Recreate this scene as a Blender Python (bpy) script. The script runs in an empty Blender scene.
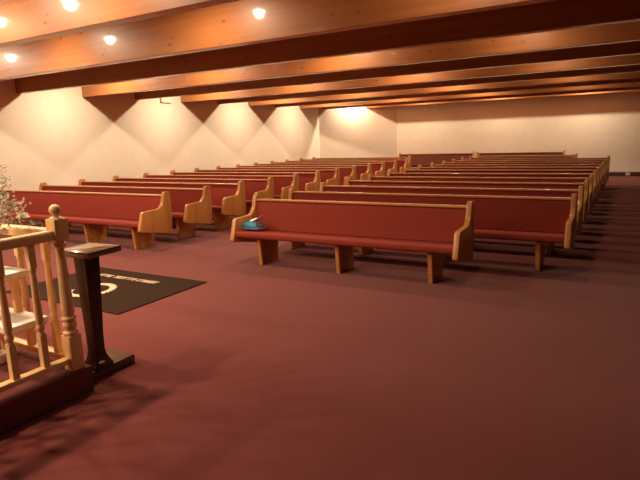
import bpy, bmesh, math, random
from mathutils import Vector, Matrix
random.seed(7)
S = bpy.context.scene
COL = S.collection
PI = math.pi

# ------------------------------------------------------------------ materials
def nodes_mat(name):
    m = bpy.data.materials.new(name); m.use_nodes = True
    nt = m.node_tree; b = nt.nodes['Principled BSDF']
    return m, nt, b

def mix_rgb(nt, fac, a, b_, blend='MIX'):
    n = nt.nodes.new('ShaderNodeMix'); n.data_type = 'RGBA'; n.blend_type = blend
    for idx, v in ((0, fac), (6, a), (7, b_)):
        if hasattr(v, 'is_linked'): nt.links.new(v, n.inputs[idx])
        else:
            n.inputs[idx].default_value = v if idx == 0 else (*v, 1)
    return n.outputs[2]

def coords(nt, scale, kind='Object'):
    tc = nt.nodes.new('ShaderNodeTexCoord'); mp = nt.nodes.new('ShaderNodeMapping')
    mp.inputs['Scale'].default_value = scale
    nt.links.new(tc.outputs[kind], mp.inputs[0])
    return mp.outputs[0]

def noise(nt, vec, scale, detail=4, rough=.55, dist=0):
    n = nt.nodes.new('ShaderNodeTexNoise')
    n.inputs['Scale'].default_value = scale; n.inputs['Detail'].default_value = detail
    n.inputs['Roughness'].default_value = rough; n.inputs['Distortion'].default_value = dist
    nt.links.new(vec, n.inputs['Vector'])
    return n.outputs['Fac']

def ramp(nt, fac, stops):
    r = nt.nodes.new('ShaderNodeValToRGB'); e = r.color_ramp.elements
    while len(e) < len(stops): e.new(.5)
    for k, (p, c) in enumerate(stops):
        e[k].position = p; e[k].color = (*c, 1) if len(c) == 3 else c
    nt.links.new(fac, r.inputs[0]); return r.outputs[0]

def bump(nt, b, h, strength, dist):
    n = nt.nodes.new('ShaderNodeBump'); n.inputs['Strength'].default_value = strength
    n.inputs['Distance'].default_value = dist
    nt.links.new(h, n.inputs['Height']); nt.links.new(n.outputs[0], b.inputs['Normal'])

def plain(name, col, rough=.6, spec=.4, var=.12, scale=40, metal=0):
    m, nt, b = nodes_mat(name)
    v = coords(nt, (1, 1, 1)); f = noise(nt, v, scale)
    c = ramp(nt, f, [(.3, tuple(x*(1-var) for x in col)), (.7, tuple(min(1, x*(1+var)) for x in col))])
    nt.links.new(c, b.inputs['Base Color'])
    b.inputs['Roughness'].default_value = rough; b.inputs['Specular IOR Level'].default_value = spec
    b.inputs['Metallic'].default_value = metal
    return m

def wood(name, light, dark, axis, rough=.35, spec=.5, grain=1.0, knots=False, coat=0.0, boards=0.0):
    """grain runs along axis; optional knots and glued boards across it"""
    m, nt, b = nodes_mat(name)
    sc = [22*grain]*3; sc['xyz'.index(axis)] = .9*grain
    v = coords(nt, tuple(sc)); f = noise(nt, v, 1.0, 6, .6, .4)
    c = ramp(nt, f, [(.25, dark), (.5, tuple((p+q)/2 for p, q in zip(light, dark))), (.72, light)])
    sc2 = [3.2*grain]*3; sc2['xyz'.index(axis)] = .35*grain
    f2 = noise(nt, coords(nt, tuple(sc2)), 1.0, 3)
    c = mix_rgb(nt, ramp(nt, f2, [(.35, (0, 0, 0)), (.7, (.55, .55, .55))]), c, tuple(x*1.25 for x in light))
    if knots:
        ks = [7.5]*3; ks['xyz'.index(axis)] = 4.2
        vo = nt.nodes.new('ShaderNodeTexVoronoi'); vo.inputs['Scale'].default_value = 1
        nt.links.new(coords(nt, tuple(ks)), vo.inputs['Vector'])
        k = ramp(nt, vo.outputs['Distance'], [(.05, (.75, .75, .75)), (.17, (0, 0, 0))])
        c = mix_rgb(nt, k, c, tuple(x*.4 for x in dark))
    nt.links.new(c, b.inputs['Base Color'])
    b.inputs['Roughness'].default_value = rough; b.inputs['Specular IOR Level'].default_value = spec
    b.inputs['Coat Weight'].default_value = coat; b.inputs['Coat Roughness'].default_value = .07
    bump(nt, b, f, .25, .004)
    return m

M = {}
M['wall'] = plain('painted_plaster', (.82, .75, .63), .85, .2, .03, 6)
def carpet():
    m, nt, b = nodes_mat('carpet_pile')
    v = coords(nt, (1, 1, 1)); f = noise(nt, v, 260, 3, .7); g = noise(nt, v, 1.6, 4)
    c = ramp(nt, f, [(.3, (.122, .0225, .019)), (.7, (.20, .037, .031))])
    c = mix_rgb(nt, ramp(nt, g, [(.3, (0, 0, 0)), (.75, (.35, .35, .35))]), c, (.118, .022, .019))
    nt.links.new(c, b.inputs['Base Color'])
    b.inputs['Roughness'].default_value = .95; b.inputs['Specular IOR Level'].default_value = .1
    b.inputs['Sheen Weight'].default_value = .15; b.inputs['Sheen Roughness'].default_value = .5
    bump(nt, b, f, .5, .004); return m
M['carpet'] = carpet()
def fabric(name='pew_upholstery', lo=(.21, .029, .018), hi=(.29, .043, .026)):
    m, nt, b = nodes_mat(name)
    v = coords(nt, (1, 1, 1)); f = noise(nt, v, 320, 2, .6)
    c = ramp(nt, f, [(.3, lo), (.7, hi)])
    nt.links.new(c, b.inputs['Base Color'])
    b.inputs['Roughness'].default_value = .85; b.inputs['Specular IOR Level'].default_value = .2
    bump(nt, b, f, .3, .002); return m
M['fabric'] = fabric()
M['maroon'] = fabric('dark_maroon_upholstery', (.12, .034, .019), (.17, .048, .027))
M['oak_z'] = wood('oak_upright_grain', (.52, .225, .062), (.30, .105, .027), 'z', .32, .5, 1.3)
M['oak_x'] = wood('oak_long_grain', (.58, .27, .095), (.42, .17, .055), 'x', .22, .6, coat=.6)
M['beam'] = wood('lacquered_pine_beam', (.40, .15, .045), (.255, .086, .023), 'x', .42, .4, .8, True, .55)
M['unseen_wall'] = wood('unseen_wall_dark', (.16, .07, .03), (.09, .036, .015), 'z', .5, .3)  # invented dark wood finish for the out-of-view walls, keeps bounce light low
M['plank'] = wood('ceiling_planks', (.30, .11, .035), (.20, .07, .02), 'y', .4, .4)
M['rail_z'] = wood('light_oak_turned', (.90, .59, .28), (.76, .44, .18), 'z', .35, .5)
M['rail_y'] = wood('light_oak_rail', (.90, .60, .29), (.78, .46, .19), 'y', .33, .5)
M['rail_x'] = wood('light_oak_cross_rail', (.90, .60, .29), (.78, .46, .19), 'x', .33, .5)
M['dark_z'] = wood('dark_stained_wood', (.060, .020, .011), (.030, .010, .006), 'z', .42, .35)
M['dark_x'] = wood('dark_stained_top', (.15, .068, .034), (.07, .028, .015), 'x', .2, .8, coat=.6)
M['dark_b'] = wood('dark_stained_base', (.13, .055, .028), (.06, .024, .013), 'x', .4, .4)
M['cloth'] = plain('white_cloth', (.86, .82, .74), .9, .2, .03, 60)
M['white'] = plain('white_glaze', (.84, .80, .72), .3, .5, .02, 8)
M['petal'] = plain('white_petal', (.86, .80, .68), .7, .3, .08, 30)
M['stem'] = plain('dry_stem', (.36, .26, .13), .8, .2, .2, 20)
M['mat'] = plain('dark_mat_pile', (.030, .014, .0075), .95, .1, .3, 220)
M['ink'] = plain('cream_mat_print', (.72, .52, .36), .9, .1, .15, 90)
M['teal'] = plain('teal_book_cover', (.05, .34, .50), .5, .4, .1, 30)
M['navy'] = plain('navy_book_cover', (.07, .13, .27), .5, .4, .1, 30)
M['page'] = plain('book_pages', (.50, .62, .80), .9, .2, .06, 120)
M['paper'] = plain('white_paper', (.88, .80, .76), .8, .2, .02, 20)
M['basebd'] = plain('brown_baseboard', (.085, .035, .022), .5, .4, .15, 20)
M['brass'] = plain('aged_metal', (.75, .62, .48), .3, .5, .05, 20, .9)
M['grey'] = plain('sign_edge', (.30, .17, .09), .6, .3, .05, 20)

# ------------------------------------------------------------------ mesh helpers
def bm_box(bm, x0, x1, y0, y1, z0, z1):
    v = [bm.verts.new(p) for p in ((x0,y0,z0),(x1,y0,z0),(x1,y1,z0),(x0,y1,z0),(x0,y0,z1),(x1,y0,z1),(x1,y1,z1),(x0,y1,z1))]
    for f in ((0,3,2,1),(4,5,6,7),(0,1,5,4),(1,2,6,5),(2,3,7,6),(3,0,4,7)): bm.faces.new([v[i] for i in f])

def bm_prism(bm, prof, a0, a1, plane='yz'):
    """extrude a closed 2D profile between a0 and a1 along the remaining axis"""
    def P(p, a):
        if plane == 'yz': return (a, p[0], p[1])
        if plane == 'xz': return (p[0], a, p[1])
        return (p[0], p[1], a)
    A = [bm.verts.new(P(p, a0)) for p in prof]; B = [bm.verts.new(P(p, a1)) for p in prof]
    n = len(prof)
    bm.faces.new(A); bm.faces.new(list(reversed(B)))
    for i in range(n): bm.faces.new((A[i], B[i], B[(i+1) % n], A[(i+1) % n]))

def bm_lathe(bm, prof, c=(0, 0, 0), n=20):
    rings = []
    for r, z in prof:
        rings.append([bm.verts.new((c[0]+r*math.cos(2*PI*k/n), c[1]+r*math.sin(2*PI*k/n), c[2]+z)) for k in range(n)])
    for a, b in zip(rings, rings[1:]):
        for k in range(n): bm.faces.new((a[k], a[(k+1) % n], b[(k+1) % n], b[k]))
    bm.faces.new(list(reversed(rings[0]))); bm.faces.new(rings[-1])

def bm_tube(bm, pts, r, n=6):
    rings = []
    for i, p in enumerate(pts):
        p = Vector(p); d = (Vector(pts[min(i+1, len(pts)-1)]) - Vector(pts[max(i-1, 0)])).normalized()
        u = d.cross(Vector((.3, .9, .2))).normalized(); w = d.cross(u)
        rings.append([bm.verts.new(p + r*(u*math.cos(2*PI*k/n) + w*math.sin(2*PI*k/n))) for k in range(n)])
    for a, b in zip(rings, rings[1:]):
        for k in range(n): bm.faces.new((a[k], a[(k+1) % n], b[(k+1) % n], b[k]))
    bm.faces.new(rings[0]); bm.faces.new(rings[-1])

def mesh(name, bm, mat, bevel=0, seg=2, smooth=False):
    bmesh.ops.recalc_face_normals(bm, faces=bm.faces)
    if bevel:
        es = [e for e in bm.edges if len(e.link_faces) == 2 and e.calc_face_angle(0) > .5]
        bmesh.ops.bevel(bm, geom=es, offset=bevel, segments=seg, affect='EDGES', profile=.5, clamp_overlap=True)
    me = bpy.data.meshes.new(name); bm.to_mesh(me); bm.free()
    if not isinstance(mat, (list, tuple)): mat = [mat]
    for k in mat: me.materials.append(k)
    if smooth or bevel:
        for p in me.polygons: p.use_smooth = True
        if hasattr(me, 'set_sharp_from_angle'): me.set_sharp_from_angle(angle=math.radians(35))
    return me

def obj(name, me, parent=None, loc=None):
    o = bpy.data.objects.new(name, me); COL.objects.link(o)
    if parent: o.parent = parent
    if loc: o.location = loc
    return o

def tag(o, label=None, cat=None, group=None, kind=None):
    if label: o['label'] = label
    if cat: o['category'] = cat
    if group: o['group'] = group
    if kind: o['kind'] = kind
    return o

def thing(name, label, cat, loc=(0, 0, 0), group=None):
    o = bpy.data.objects.new(name, None); COL.objects.link(o); o.location = loc
    o.empty_display_size = .1
    return tag(o, label, cat, group)

def new(): return bmesh.new()

def box(name, mat, x0, x1, y0, y1, z0, z1, parent=None, bevel=0):
    bm = new(); bm_box(bm, x0, x1, y0, y1, z0, z1)
    return obj(name, mesh(name, bm, mat, bevel), parent)

# ------------------------------------------------------------------ the room
XL, YF, XR, YB, ZC = -10.89, 20.6, 6.5, -6.0, 3.36
YD = 18.84                                   # where the left wall turns into the slanted corner wall
XD = XL + (YF - YD)*1.47                    # where the slanted wall meets the far wall
tag(box('floor', M['carpet'], XL-.3, XR+.3, YB-.3, YF+.3, -.1, 0), 'dark red carpeted floor running under all the pews', 'floor', kind='structure')
tag(box('ceiling', M['plank'], XL-.3, XR+.3, YB-.3, YF+.3, ZC, ZC+.1), 'wooden plank ceiling above the beams', 'ceiling', kind='structure')
tag(box('wall_left', M['wall'], XL-.15, XL, YB, YD, 0, ZC), 'long cream wall behind the left block of pews', 'wall', kind='structure')
bm = new(); bm_prism(bm, [(XL, YD), (XD, YF), (XD-.12, YF+.12), (XL-.15, YD)], 0, ZC, 'xy')
tag(obj('wall_corner', mesh('wall_corner', bm, M['wall'])), 'short slanted cream wall with the brightest lamp glow', 'wall', kind='structure')
tag(box('wall_far', M['wall'], XD-.1, XR+.15, YF, YF+.15, 0, ZC), 'far cream wall behind the last row of pews', 'wall', kind='structure')
tag(box('wall_right', M['unseen_wall'], XR, XR+.15, YB, YF, 0, ZC), 'unseen wall on the right side of the room, darkened to cut bounce light', 'wall', kind='structure')
tag(box('wall_near', M['unseen_wall'], XL-.15, XR+.15, YB-.15, YB, 0, ZC), 'unseen wall behind the platform, darkened to cut bounce light', 'wall', kind='structure')
bm = new()
bm_prism(bm, [(YF-.035, 0), (YF, 0), (YF, .14), (YF-.02, .14), (YF-.035, .12)], XD+.05, XR, 'yz')
tag(obj('baseboard_far', mesh('baseboard_far', bm, M['basebd'])), 'dark brown baseboard along the far wall', 'baseboard', kind='structure')

# beams: bottom edge 2.69 m up, running across the room
BEAMS = [(1.9, 'just out over the platform'), (3.45, 'topmost in the photo, glowing pinkish orange'), (5.09, 'wide knotty, with bright lamp reflections'),
         (6.64, 'dark-faced, next behind the broad knotty one'), (8.17, 'bright-faced, lower edge ending at the upper left wall'),
         (9.68, 'dark-faced, fourth back from the broad knotty one, above the small wall box'),
         (11.27, 'bright-faced, first behind the small wall box'), (12.79, 'dark-faced, second behind the small wall box'),
         (14.31, 'bright-faced, third behind the small wall box'), (15.83, 'dark-faced, fourth behind the small wall box'),
         (17.42, 'bright-faced, third from the far wall'), (18.90, 'dark-faced, second from the far wall'),
         (19.90, 'last, nearest the far wall')]
ZB = 2.69
for k, (y, how) in enumerate(BEAMS):
    x0 = XL + .002
    if y > YD-.15: x0 = XL + max(0, (y - YD))*1.47 + .004
    bm = new(); bm_box(bm, 0, XR-x0-.002, 0, .13, 0, ZC-ZB-.002)
    o = obj('ceiling_beam', mesh('ceiling_beam', bm, M['beam'], .006, 1), None, (x0, y, ZB))
    tag(o, 'lacquered wooden ceiling beam, ' + how, 'beam', 'wooden ceiling beams', 'structure')

# chancel platform
bm = new(); bm_prism(bm, [(XL+.01, YB+.01), (-3.03, YB+.01), (-3.03, 2.12), (XL+.01, 2.12)], .001, .18, 'xy')
tag(obj('platform', mesh('platform', bm, M['carpet'], .012, 2)), 'low carpeted platform under the oak railing', 'platform', kind='structure')

# ------------------------------------------------------------------ pews
def rounded(pts, r, n=3):
    out = []
    for i, p in enumerate(pts):
        p = Vector(p); a = Vector(pts[i-1]); b = Vector(pts[(i+1) % len(pts)])
        da, db = a-p, b-p; rr = min(r, da.length*.45, db.length*.45)
        s, e = p+da.normalized()*rr, p+db.normalized()*rr
        for k in range(n+1):
            t = k/n; out.append(tuple((1-t)**2*s + 2*t*(1-t)*p + t*t*e))
    return out
PANEL = rounded([(-.03, .87), (.085, .87), (.098, .50), (.065, .205), (-.575, .322), (-.49, .612), (-.15, .622), (-.075, .70)], .035, 4)
bm = new(); bm_prism(bm, PANEL, -.03, .03); PANEL_ME = mesh('end_panel', bm, M['oak_z'], .007, 2)
LEG = [(-.425, .35), (-.392, 0), (-.03, 0), (.0, .33)]
bm = new(); bm_prism(bm, LEG, -.027, .027); LEG_ME = mesh('leg', bm, M['oak_z'], .005, 1)
SEAT = rounded([(-.528, .375), (-.535, .455), (-.06, .405), (-.06, .33), (-.30, .34)], .03, 4)
BACK = rounded([(-.075, .405), (-.012, .800), (.022, .800), (-.015, .40)], .015, 3)
BOARD = rounded([(-.013, .38), (.024, .797), (-.03, .796), (-.034, .819), (.062, .819), (.055, .79), (.022, .38)], .006, 2)
_cache = {}
def pew(label, group, y, x0, x1, nlegs, cl='fabric'):
    L = round(x1-x0, 3); h = L/2
    t = thing('pew', label, 'pew', ((x0+x1)/2, y, 0), group)
    if (L, cl) not in _cache:
        d = {}
        bm = new(); bm_prism(bm, SEAT, -h+.055, h-.055); d['seat'] = mesh('seat', bm, M[cl], smooth=True)
        bm = new(); bm_prism(bm, BACK, -h+.055, h-.055); d['backrest'] = mesh('backrest', bm, M[cl], smooth=True)
        bm = new(); bm_prism(bm, BOARD, -h+.055, h-.055); d['back_board'] = mesh('back_board', bm, M['oak_x'], smooth=True)
        _cache[L, cl] = d
    for nm in ('seat', 'backrest', 'back_board'): obj(nm, _cache[L, cl][nm], t)
    for sx in (-1, 1): obj('end_panel', PANEL_ME, t, (sx*(h-.03), 0, 0))
    st = 1.145 if nlegs == 3 else 1.14
    for k in range(nlegs): obj('leg', LEG_ME, t, (h-.345-st*k, 0, 0))
    return t
ORD = ['first', 'second', 'third', 'fourth', 'fifth', 'sixth', 'seventh', 'eighth', 'ninth', 'tenth', 'eleventh', 'twelfth', 'thirteenth', 'fourteenth']
GL, GR = 'pews of the left block', 'pews of the right block'
for i in range(14):
    y = 5.975 + .943*i
    x1 = -6.24 if i < 12 else -6.85
    if i == 0: lab = 'red-cushioned oak pew behind the oak railing, front row of the left block'
    elif i == 13: lab = 'red-cushioned oak pew, rearmost of the left block by the slanted wall'
    else: lab = 'red-cushioned oak pew, %s row from the front in the left block' % ORD[i]
    pew(lab, GL, y, -10.87, x1, 4)
pew('short red-cushioned oak pew carrying the blue books, front of the right block', GR, 5.89, -4.475, -1.49, 3)
for k in range(2, 15):
    y = 6.879 + .957*(k-2)
    x1 = -.535 if k <= 12 else -1.48
    if k == 2: lab = 'red-cushioned oak pew directly behind the short front pew, sticking out to its right'
    elif k == 14: lab = 'red-cushioned oak pew, rearmost of the right block before the wall benches'
    elif k == 13: lab = 'shorter red-cushioned oak pew, second from the rear of the right block'
    else: lab = 'red-cushioned oak pew, %s row from the front in the right block' % ORD[k-1]
    pew(lab, GR, y, -4.53, x1, 4)
GB = 'pews against the far wall'
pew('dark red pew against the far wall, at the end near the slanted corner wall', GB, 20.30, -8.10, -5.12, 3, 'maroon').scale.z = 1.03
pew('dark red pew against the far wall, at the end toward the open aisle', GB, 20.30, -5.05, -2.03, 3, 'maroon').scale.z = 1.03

# ------------------------------------------------------------------ books on the short front pew
def book(name, label, cover, loc, rz, w, d, h, tilt=0):
    t = thing(name, label, 'book', loc, 'books left on the front pew'); t.rotation_euler = (tilt, 0, rz)
    bm = new(); bm_box(bm, -w/2, w/2, -d/2, d/2, 0, .004); bm_box(bm, -w/2, w/2, -d/2, d/2, h-.004, h)
    bm_box(bm, -w/2, w/2, -d/2, -d/2+.006, .004, h-.004)
    obj('cover', mesh('cover', bm, cover), t)
    bm = new(); bm_box(bm, -w/2+.006, w/2-.006, -d/2+.0065, d/2-.006, .0045, h-.0045)
    obj('pages', mesh('pages', bm, M['page']), t)
    return t
book('hymnal', 'navy hymnal with pale page edges, lower of the two on the front pew', M['navy'], (-4.285, 5.60, .455), math.radians(4), .24, .17, .042, -.10)
book('hymnal', 'teal hymnal, upper of the two stacked on the front pew', M['teal'], (-4.295, 5.605, .4995), math.radians(-5), .22, .155, .040, -.10)
bm = new()
g = []
for i in range(9):
    u = i/8
    g.append([bm.verts.new((-.085+.17*u, -.05+.10*j/4, (.004 + .06*u**1.6) + .004*math.sin(j*1.3))) for j in range(5)])
for i in range(8):
    for j in range(4): bm.faces.new((g[i][j], g[i+1][j], g[i+1][j+1], g[i][j+1]))
r = bmesh.ops.extrude_face_region(bm, geom=bm.faces[:]); bmesh.ops.translate(bm, vec=(0, 0, .008), verts=[e for e in r['geom'] if isinstance(e, bmesh.types.BMVert)])
o = obj('paper_leaflet', mesh('paper_leaflet', bm, M['paper'], smooth=True), None, (-4.24, 5.61, .5665)); o.rotation_euler = (.3, 0, -.15)
tag(o, 'curled white paper leaflet on top of the teal hymnal', 'paper')

# ------------------------------------------------------------------ dark floor mat
t = thing('floor_mat', 'dark brown mat with cream lettering and wreath on the red carpet', 'mat', (-5.16, 3.91, 0))
bm = new(); bm_box(bm, -.955, .955, -.635, .635, .001, .012); obj('pile', mesh('pile', bm, M['mat'], .004, 1), t)
bm = new()
def stroke(bm, x0, x1, y0, y1): bm_box(bm, x0, x1, y0, y1, .0115, .0135)
GLY = [((0, 0, .3, 1), (.3, .8, .9, 1)), ((0, 0, .3, 1), (.7, 0, 1, 1), (.3, .35, .7, .6)), ((0, 0, .3, 1), (.3, .8, .9, 1), (.3, .4, .75, .6), (.3, 0, .9, .2)),
       ((0, 0, .3, 1), (.7, .5, 1, 1), (.3, .8, .7, 1), (.6, 0, .95, .5)), ((.35, 0, .65, .8), (0, .8, 1, 1)), ((0, 0, .3, 1), (.7, 0, 1, 1), (.3, 0, .7, .2), (.3, .8, .7, 1))]
x = -5.72+5.16
random.seed(3)
for n in (5, 8, 7):
    for k in range(n):
        for a, b_, c_, d_ in random.choice(GLY): stroke(bm, x+a*.036, x+c_*.036, .31+b_*.085, .31+d_*.085)
        x += .047
    x += .035
obj('lettering', mesh('lettering', bm, M['ink']), t)
bm = new()
ex, ey = -.05, -.17
for k in range(26):                               # a laurel ring of leaves, open at one side
    a = math.radians(-150 + k*12); ca, sa = math.cos(a), math.sin(a)
    for s in (1, -1):
        q = a + s*.55 + PI/2
        cx, cy = ex+(.235+s*.022)*ca, ey+(.235+s*.022)*sa
        dx, dy = math.cos(q)*.04, math.sin(q)*.04; nx, ny = -dy*.42, dx*.42
        vs = [bm.verts.new((cx+p*dx+w*nx, cy+p*dy+w*ny, .0145)) for p, w in ((-1, 0), (0, -1), (1, 0), (0, 1))]
        bm.faces.new(vs)
for k in range(32):
    a0 = math.radians(-155+k*9.8); a1 = math.radians(-155+(k+1)*9.8)
    vs = [bm.verts.new((ex+r_*math.cos(a), ey+r_*math.sin(a), .0138)) for r_, a in ((.22, a0), (.25, a0), (.25, a1), (.22, a1))]
    bm.faces.new(vs)
for (u0, u1, w0, w1) in ((-.10, .12, -.015, .02), (-.06, .06, .06, .085)): stroke(bm, ex+u0, ex+u1, ey+w0, ey+w1)
obj('wreath_emblem', mesh('wreath_emblem', bm, M['ink']), t)

# ------------------------------------------------------------------ oak altar railing on the platform
ZP = .18
PX, PY = -3.095, 2.035
t = thing('altar_railing', 'light oak railing with turned balusters and a ball-topped corner post on the platform', 'railing', (PX, PY, ZP))
def P(name, bm, mat, bevel=0, smooth=False, parent=None): return obj(name, mesh(name, bm, mat, bevel, 2, smooth), parent or t)
bm = new(); w = .044
bm_box(bm, -w, w, -w, w, 0, .235)
bm_lathe(bm, [(.040, .23), (.046, .24), (.047, .255), (.034, .265), (.034, .272), (.042, .285), (.044, .30), (.042, .315), (.034, .328), (.045, .338), (.045, .352), (.033, .362),
              (.040, .385), (.040, .42), (.026, .80), (.026, .815), (.045, .822), (.045, .836), (.03, .845), (.03, .86)], n=24)
w = .046
bm_box(bm, -w, w, -w, w, .855, .995)
bm_lathe(bm, [(.042, .99), (.042, 1.0), (.026, 1.008), (.018, 1.013), (.018, 1.022)], n=24)
post = P('post', bm, M['rail_z'], .004)
bm = new(); bmesh.ops.create_uvsphere(bm, u_segments=28, v_segments=18, radius=.036); bmesh.ops.translate(bm, vec=(0, 0, 1.05), verts=bm.verts)
P('finial_ball', bm, M['rail_z'], 0, True, post)
HR = rounded([(-.034, .865), (-.038, .905), (-.026, .93), (.026, .93), (.038, .905), (.034, .865)], .012, 3)
LEN_Y, LEN_X = 3.1, 4.3
bm = new(); bm_prism(bm, HR, -LEN_Y, -.045, 'xz'); P('handrail', bm, M['rail_y'], 0, True)
bm = new(); bm_prism(bm, HR, -LEN_X, -.045, 'yz'); P('handrail', bm, M['rail_x'], 0, True)
bm = new(); bm_box(bm, -.03, .03, -LEN_Y, -.045, .055, .09); P('bottom_rail', bm, M['rail_y'], .004)
bm = new(); bm_box(bm, -LEN_X, -.045, -.03, .03, .055, .09); P('bottom_rail', bm, M['rail_x'], .004)
bm = new(); b = .021
bm_box(bm, -b, b, -b, b, 0, .215)
bm_lathe(bm, [(.021, .21), (.024, .222), (.018, .232), (.018, .238), (.025, .25), (.025, .268), (.019, .28), (.023, .30), (.024, .33), (.018, .60), (.018, .612), (.022, .62), (.022, .63), (.018, .64)], n=14)
bm_box(bm, -b, b, -b, b, .635, .78)
BAL = mesh('baluster', bm, M['rail_z'], .002, 1)
for k in range(14): obj('baluster', BAL, t, (0, -.195-.194*k, .087))
for k in range(14): obj('baluster', BAL, t, (-.155-.30*k, 0, .087))

# ------------------------------------------------------------------ dark pedestal lectern beside the platform
t = thing('pedestal_stand', 'dark stained pedestal stand with a flat top beside the railing corner post', 'stand', (-3.165, 2.325, 0))
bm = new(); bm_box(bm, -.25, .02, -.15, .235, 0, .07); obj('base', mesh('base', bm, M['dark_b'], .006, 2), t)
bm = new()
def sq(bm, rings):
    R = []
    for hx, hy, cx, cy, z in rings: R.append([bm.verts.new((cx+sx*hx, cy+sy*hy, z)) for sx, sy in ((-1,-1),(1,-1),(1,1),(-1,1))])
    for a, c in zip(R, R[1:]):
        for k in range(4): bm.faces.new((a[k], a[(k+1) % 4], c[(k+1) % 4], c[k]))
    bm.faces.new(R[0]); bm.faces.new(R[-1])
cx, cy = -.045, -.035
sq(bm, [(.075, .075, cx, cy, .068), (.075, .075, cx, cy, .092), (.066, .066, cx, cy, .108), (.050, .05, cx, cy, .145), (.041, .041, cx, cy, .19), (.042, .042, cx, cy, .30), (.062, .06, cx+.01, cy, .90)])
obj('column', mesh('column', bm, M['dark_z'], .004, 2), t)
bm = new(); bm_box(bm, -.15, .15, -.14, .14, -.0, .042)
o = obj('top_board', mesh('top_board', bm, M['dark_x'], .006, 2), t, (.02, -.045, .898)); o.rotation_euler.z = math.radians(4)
bm = new()
for k in range(9):
    a = PI*1.1*k/8
    pass
bm_tube(bm, [(.058+cx+.018*math.cos(a), cy-.02+.02*math.sin(a)-.02, .118+.012*math.sin(a)) for a in [PI*k/8 for k in range(9)]], .006, 8)
bm_tube(bm, [(.066+cx, cy-.045+.012*k, .115) for k in range(5)], .008, 8)
tag(obj('metal_clasp', mesh('metal_clasp', bm, M['brass'], smooth=True), t), 'small shiny metal clasp at the column foot')

# ------------------------------------------------------------------ flower stand behind the railing
t = thing('tiered_stand', 'small two-tier wooden stand with white cloth tops inside the railing', 'stand', (-3.66, 1.84, ZP))
for z, xr, x0 in ((.365, .44, -.30), (.66, .29, -.30)):
    bm = new(); bm_box(bm, x0, xr, -.125, .125, z-.055, z-.012); sh = obj('shelf', mesh('shelf', bm, M['rail_x'], .004, 1), t)
    bm = new(); bm_box(bm, x0-.006, xr+.006, -.131, .131, z-.0118, z-.002)
    bm_box(bm, x0-.006, xr+.006, -.1345, -.1265, z-.04, z-.002); bm_box(bm, xr+.0015, xr+.009, -.131, .131, z-.04, z-.002)
    tag(obj('cloth_cover', mesh('cloth_cover', bm, M['cloth'], .002, 1), sh), 'white cloth cover')
for sy in (-.10, .10):
    for sx, za, zb in ((-.26, .002, .604), (-.05, .002, .309), (.17, .3635, .604)):
        bm = new(); bm_box(bm, sx-.02, sx+.02, sy-.02, sy+.02, za, zb); obj('leg', mesh('leg', bm, M['rail_z'], .003, 1), t)
bm = new(); bm_lathe(bm, [(.035, 0), (.05, .012), (.062, .05), (.06, .075), (.052, .075), (.05, .05), (.01, .045)], n=24)
tag(obj('flower_pot', mesh('flower_pot', bm, M['white'], smooth=True), None, (-3.645, 1.85, ZP+.001)), 'small white pot on the platform under the cloth-topped stand', 'pot')

fx, fy, fz = -3.60, 1.84, ZP+.659
t = thing('flower_arrangement', 'white flowers in a vase on the cloth-topped stand inside the railing', 'flowers', (fx, fy, fz))
bm = new(); bm_lathe(bm, [(.05, .001), (.055, .01), (.075, .08), (.06, .16), (.045, .19), (.055, .21), (.047, .21), (.038, .19), (.02, .15)], n=24)
obj('vase', mesh('vase', bm, M['white'], smooth=True), t)
random.seed(11)
def blossom(r):
    bm = new(); c0 = bm.verts.new((0, 0, r*.15))
    for layer, (rr, lift) in enumerate(((r, .25), (r*.65, .6))):
        for k in range(6):
            a = 2*PI*k/6 + layer*.5; d = Vector((math.cos(a), math.sin(a), 0)); s = Vector((-d.y, d.x, 0))
            p = [bm.verts.new(q) for q in (d*rr*.12, d*rr*.6+s*rr*.38+Vector((0,0,lift*rr*.5)), d*rr+s*rr*.16+Vector((0,0,lift*rr)),
                 d*rr-s*rr*.16+Vector((0,0,lift*rr)), d*rr*.6-s*rr*.38+Vector((0,0,lift*rr*.5)))]
            bm.faces.new(p)
    bm.verts.remove(c0)
    bmesh.ops.create_icosphere(bm, subdivisions=1, radius=r*.2, matrix=Matrix.Translation((0, 0, r*.15)))
    return mesh('blossom', bm, M['petal'])
BL = [blossom(.032), blossom(.042)]
tips = [(.20, .02, .42), (.27, -.02, .33), (.37, .06, .37), (.31, .10, .36), (.17, -.05, .30), (.12, .03, .50), (.22, .05, .56), (.16, .0, .62), (.05, -.03, .58), (.10, .1, .38),
        (.24, .0, .49), (-.08, .02, .6), (-.15, .05, .5), (-.2, -.05, .4), (.0, -.1, .42), (.14, -.02, .72), (.26, .06, .43), (.19, .07, .47), (.13, -.04, .40), (.02, .05, .7), (.20, .03, .60), (.23, .0, .54), (.25, .04, .50), (.27, -.02, .45), (.21, -.04, .45), (.23, .02, .38), (.29, .05, .41), (.19, .04, .35), (.25, .06, .58), (.29, .03, .55), (.18, .02, .66), (.21, -.01, .26), (.26, .0, .27), (.17, .05, .40)]
stems = new()
for k, p in enumerate(tips):
    q = Vector(p); mid = Vector((q.x*.35, q.y*.35, .21+.5*(q.z-.21)+.06)); st = Vector((q.x*.06, q.y*.06, .17))
    pts = [tuple((1-s)**2*st+2*s*(1-s)*mid+s*s*q) for s in [i/7 for i in range(8)]]
    bm_tube(stems, pts, .0025, 5)
    o = obj('blossom', BL[k % 2], t, p); o.rotation_euler = (random.uniform(-.9, .9), random.uniform(-.2, 1.1), random.uniform(0, 6))
fine = new()
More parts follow.
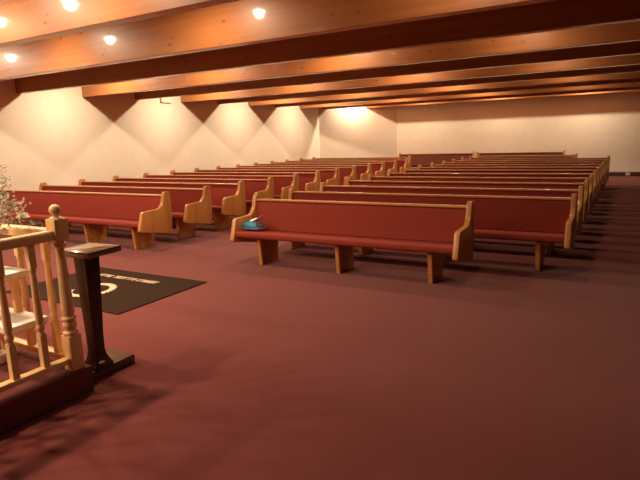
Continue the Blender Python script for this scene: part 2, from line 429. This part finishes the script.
for k in range(44):
    a = random.uniform(-.9, .9); L = random.uniform(.2, .44)
    q = Vector((L*math.cos(a), L*math.sin(a)*.45, random.uniform(.30, .80) if L < .33 else random.uniform(.34, .5))); st = Vector((0, 0, .18)); mid = Vector((q.x*.35, q.y*.35, .18+.6*(q.z-.18)+.05))
    pts = [tuple((1-s)**2*st+2*s*(1-s)*mid+s*s*q) for s in [i/6 for i in range(7)]]
    bm_tube(stems, pts, .0014, 4)
    for j in range(11):
        p = Vector(pts[random.choice((4, 5, 6))]) + Vector([random.gauss(0, .022) for _ in range(3)])
        bmesh.ops.create_icosphere(fine, subdivisions=1, radius=random.uniform(.004, .009), matrix=Matrix.Translation(p))
obj('stem_cluster', mesh('stem_cluster', stems, M['stem']), t)['kind'] = 'stuff'
obj('tiny_buds', mesh('tiny_buds', fine, M['petal']), t)['kind'] = 'stuff'

# small white box high on the left wall
t = thing('wall_box', 'small white box mounted high on the left wall under the beams', 'box', (XL, 10.68, 2.735))
bm = new(); bm_box(bm, .001, .03, -.175, .175, -.09, .09); obj('back_plate', mesh('back_plate', bm, M['grey']), t)
bm = new(); bm_box(bm, .0301, .06, -.16, .175, -.075, .09); obj('cover', mesh('cover', bm, M['wall'], .004, 1), t)
t = thing('wall_outlet', 'pale outlet plate set in the dark far baseboard', 'outlet', (-.12, YF-.036, .075))
bm = new(); bm_box(bm, -.06, .06, -.008, 0, -.045, .045); obj('plate', mesh('plate', bm, M['white'], .002, 1), t)
bm = new(); bm_box(bm, -.02, .02, -.0105, -.008, .008, .03); bm_box(bm, -.02, .02, -.0105, -.008, -.03, -.008); obj('socket', mesh('socket', bm, M['grey']), t)

# ------------------------------------------------------------------ lamps between the beams
def lamp(x, y, z, watts, col=(1, .77, .52), r=.065):
    l = bpy.data.lights.new('lamp', 'AREA'); l.energy = watts; l.color = col; l.shape = 'DISK'; l.size = 2*r
    o = bpy.data.objects.new('lamp', l); COL.objects.link(o); o.location = (x, y, z)
    l = bpy.data.lights.new('bulb', 'POINT'); l.energy = watts*.28; l.color = col; l.shadow_soft_size = .06
    o = bpy.data.objects.new('bulb', l); COL.objects.link(o); o.location = (x, y, z-.03)
W = 52
for y in (4.33, 7.47, 10.54, 13.61, 16.69, 19.36):
    for x, s in ((-9.6, 1.3), (-7.0, .85), (-4.2, .7), (-1.4, .3)):
        if y > 19: s = {-9.6: 1.35, -7.0: .85, -4.2: .85, -1.4: 1.05}[x]
        lamp(x, y, 3.20, W*s)
for x in (-7.0, -5.6, -4.1):
    lamp(x, 2.72, 3.2, W*.7); lamp(x, 1.0, 3.2, W*1.0); lamp(x, -1.2, 3.2, W*1.0)

w = bpy.data.worlds.new('World'); S.world = w; w.use_nodes = True
w.node_tree.nodes['Background'].inputs[0].default_value = (.02, .012, .008, 1)

# ------------------------------------------------------------------ camera
cam = bpy.data.cameras.new('camera'); co = bpy.data.objects.new('camera', cam); COL.objects.link(co)
R = Matrix(((0.86573754, 0.49935681, -0.03378283), (0.06553738, -0.18002206, -0.9814769), (-0.49618883, 0.84748737, -0.18857839)))
right, down, fwd = R[0], R[1], R[2]
mat = Matrix.Identity(4)
for i in range(3):
    mat[i][0] = right[i]; mat[i][1] = -down[i]; mat[i][2] = -fwd[i]
mat[0][3], mat[1][3], mat[2][3] = 0, 0, 1.62
co.matrix_world = mat
cam.sensor_width = 36; cam.lens = 535.5/640*36; cam.clip_start = .05; cam.clip_end = 100
S.camera = co
S.view_settings.view_transform = 'Standard'; S.view_settings.look = 'None'
S.view_settings.exposure = 0; S.view_settings.gamma = 1; S.view_settings.use_curve_mapping = False
